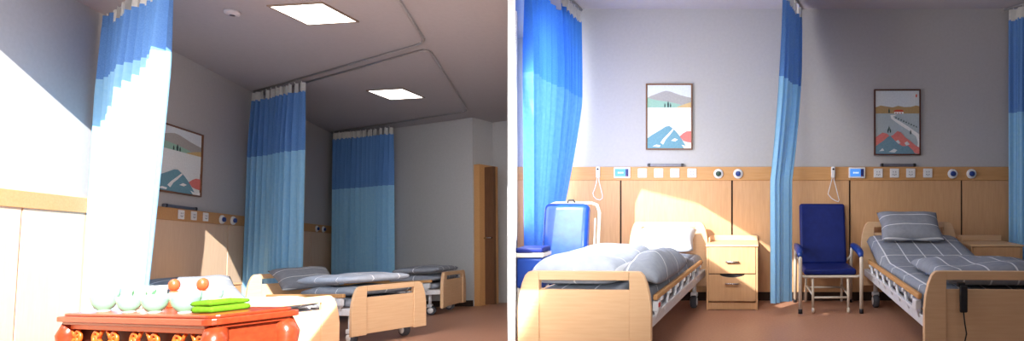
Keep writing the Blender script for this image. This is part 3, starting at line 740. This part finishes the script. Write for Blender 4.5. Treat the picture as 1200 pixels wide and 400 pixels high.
def leaf_cup(x, y, label, seed):
    t = tag(bpy.data.objects.new('tea_cup', None), label, 'cup', 'leaf-painted tea cups'); C.objects.link(t); on_table(t, x, y, rz=seed)
    r, h = .036, .105
    prof = [(.55,0),(.62,.06),(.86,.3),(.98,.7),(1,1),(.93,.985),(.9,.7),(.78,.34),(.5,.12),(.02,.1)]
    b = MB(); b.lathe([(r*q,h*z) for q, z in prof], 28); b.build('body', M['cup'], t)
    b = MB()
    for k, (a0, z0, s) in enumerate(((0,.45,1),(.5,.7,.8),(-.45,.62,.9),(1.0,.5,.8),(-1.0,.42,.7),(2.6,.5,1),(3.2,.66,.9),(-2.4,.5,.9))):
        def fn(u, v):
            a = a0+(u-.5)*.5*s+(v-.5)*.35; z = z0+(v-.5)*.42*s
            wdt = math.sin(PI*min(1,max(0,v)))
            a = a0+(v-.5)*.4+(u-.5)*.5*s*wdt
            rr = r*(.86+.14*min(1,max(0,(z-.3)/.5)))*1.02+.0008
            return Vector((rr*math.cos(a), rr*math.sin(a), z*h))
        b.grid(fn, 4, 6)
    b.build('leaf_print', M['leafpaint'], t)
leaf_cup(-.46,.062,'white cup with painted green leaves, behind the two leftmost bowls',4.4)
leaf_cup(-.33,.065,'white cup with painted green leaves, against the curtain edge',5.2)
def figure(x, y, label):
    t = tag(bpy.data.objects.new('wooden_figure', None), label, 'figurine', 'round-headed wooden figures'); C.objects.link(t); on_table(t, x, y)
    b = MB(); b.lathe([(.004,0),(.022,0),(.0235,.006),(.0225,.03),(.020,.05),(.016,.068),(.0135,.076),(.004,.078)], 26); b.build('body', M['terra'], t)
    b = MB(); b.lathe([(.0012+.0195*math.sin(PI*k/14), .104-.029*math.cos(PI*k/14)) for k in range(15)], 26); b.build('head', M['terra'], t)
figure(-.235,.09,'orange-brown round-headed wooden figure nearer the curtain edge')
figure(.025,.09,'orange-brown round-headed wooden figure nearer the green cloth')
t = tag(bpy.data.objects.new('folded_cloth', None), 'bright green folded cloth packet at the right end of the red table', 'cloth'); C.objects.link(t); on_table(t, .455,-.02, .001, R(12))
for k, (nm, z0_, z1_, dx) in enumerate((('lower_fold',0,.026,0),('upper_fold',.0265,.048,-.004))):
    b = MB(); b.puffy(-.052+dx,.052+dx,-.075,.075,z0_,z1_,22,22,.005,12,3+k*5,15); fo = b.build(nm, M['green'], t)
b = MB()
for k in range(4): b.tube([(-.02+.012*k,-.03,.0495),(-.012+.012*k,-.005,.0505),(-.02+.013*k,.02,.0495)], .0022, 5)
b.build('print', M['green_print'], fo)

# ------------------------------------------------------------------ light
def spot(name, loc, target, watts, angle, col=(1,.97,.92), rad=.04, blend=.05):
    l = bpy.data.lights.new(name, 'SPOT'); l.energy = watts; l.spot_size = angle; l.spot_blend = blend; l.color = col; l.shadow_soft_size = rad
    o = bpy.data.objects.new(name, l); C.objects.link(o); o.location = loc
    o.rotation_euler = (Vector(target)-Vector(loc)).to_track_quat('-Z','Y').to_euler(); return o
def area(name, loc, target, watts, sx_, sy_, col=(1,1,1)):
    l = bpy.data.lights.new(name, 'AREA'); l.shape = 'RECTANGLE'; l.size = sx_; l.size_y = sy_; l.energy = watts; l.color = col
    o = bpy.data.objects.new(name, l); C.objects.link(o); o.location = loc
    o.rotation_euler = (Vector(target)-Vector(loc)).to_track_quat('-Z','Y').to_euler(); return o
# sun through ward B's window (the opening in the partition)
sd = Vector((.639,1,-.731))
tg = Vector((-1.55,3.6,1.55)); spot('sun_through_window', tg-sd*6.0, tg, 13000, R(11.8), blend=.02)
# sun through ward A's open glazed end, over the near edge of its ceiling
tA = Vector((.9,4.6,.9)); sA = Vector((-.39,1,-.58))
spot('sun_through_glazing', LA @ (tA-sA*17), LA @ tA, 80000, R(14))
# daylight from the window of ward B and ward A's open glazed end, plus added fills
area('window_daylight', (PR(3.9)-.015,3.9,1.42), (PR(3.9)-.015+1,3.9+.4323,1.36), 38, .75, 1.3, (1,.985,.98))
area('unseen_fill', (-.45,2.75,2.45), (-.85,4.6,.6), 19, .8, .5, (1,.97,.93)).data.spread = R(120)  # added unseen fill that brightens the left bed's footboard
area('front_fill', (1.1,2.2,2.7), (.3,5,.9), 7, 2.4, 1.2, (1,.98,.97))  # added soft fill for ward B, with no opening behind it
area('glazing_daylight', LA @ Vector((.7,2.7,3.2)), LA @ Vector((.1,5.4,1.2)), 145, 1.8, 1.5, (1,.99,.99))
area('partition_fill', (.3,-.8,1.5), (-1.1,2.55,1.15), 12, .5, .5, (1,.99,.98)).data.spread = R(38)  # added narrow fill that whitens the partition's end face
w = bpy.data.worlds.new('World'); bpy.context.scene.world = w; w.use_nodes = True
w.node_tree.nodes['Background'].inputs[0].default_value = (.93,.95,1,1); w.node_tree.nodes['Background'].inputs[1].default_value = .22

# ------------------------------------------------------------------ camera
cd = bpy.data.cameras.new('Camera'); cam = bpy.data.objects.new('Camera', cd); C.objects.link(cam)
cd.sensor_fit = 'HORIZONTAL'; cd.sensor_width = 36; cd.lens = 650/1200*36
cd.shift_x = -(885-600)/1200; cd.shift_y = (228-200)/1200
cam.location = (0,0,1.06); cam.rotation_euler = (PI/2,0,0); cd.clip_start = .05
sc = bpy.context.scene; sc.camera = cam
sc.view_settings.view_transform = 'Standard'; sc.view_settings.look = 'None'; sc.view_settings.gamma = 1; sc.view_settings.use_curve_mapping = False
sc.view_settings.exposure = 0
sc.cycles.use_denoising = True
bpy.context.view_layer.update()
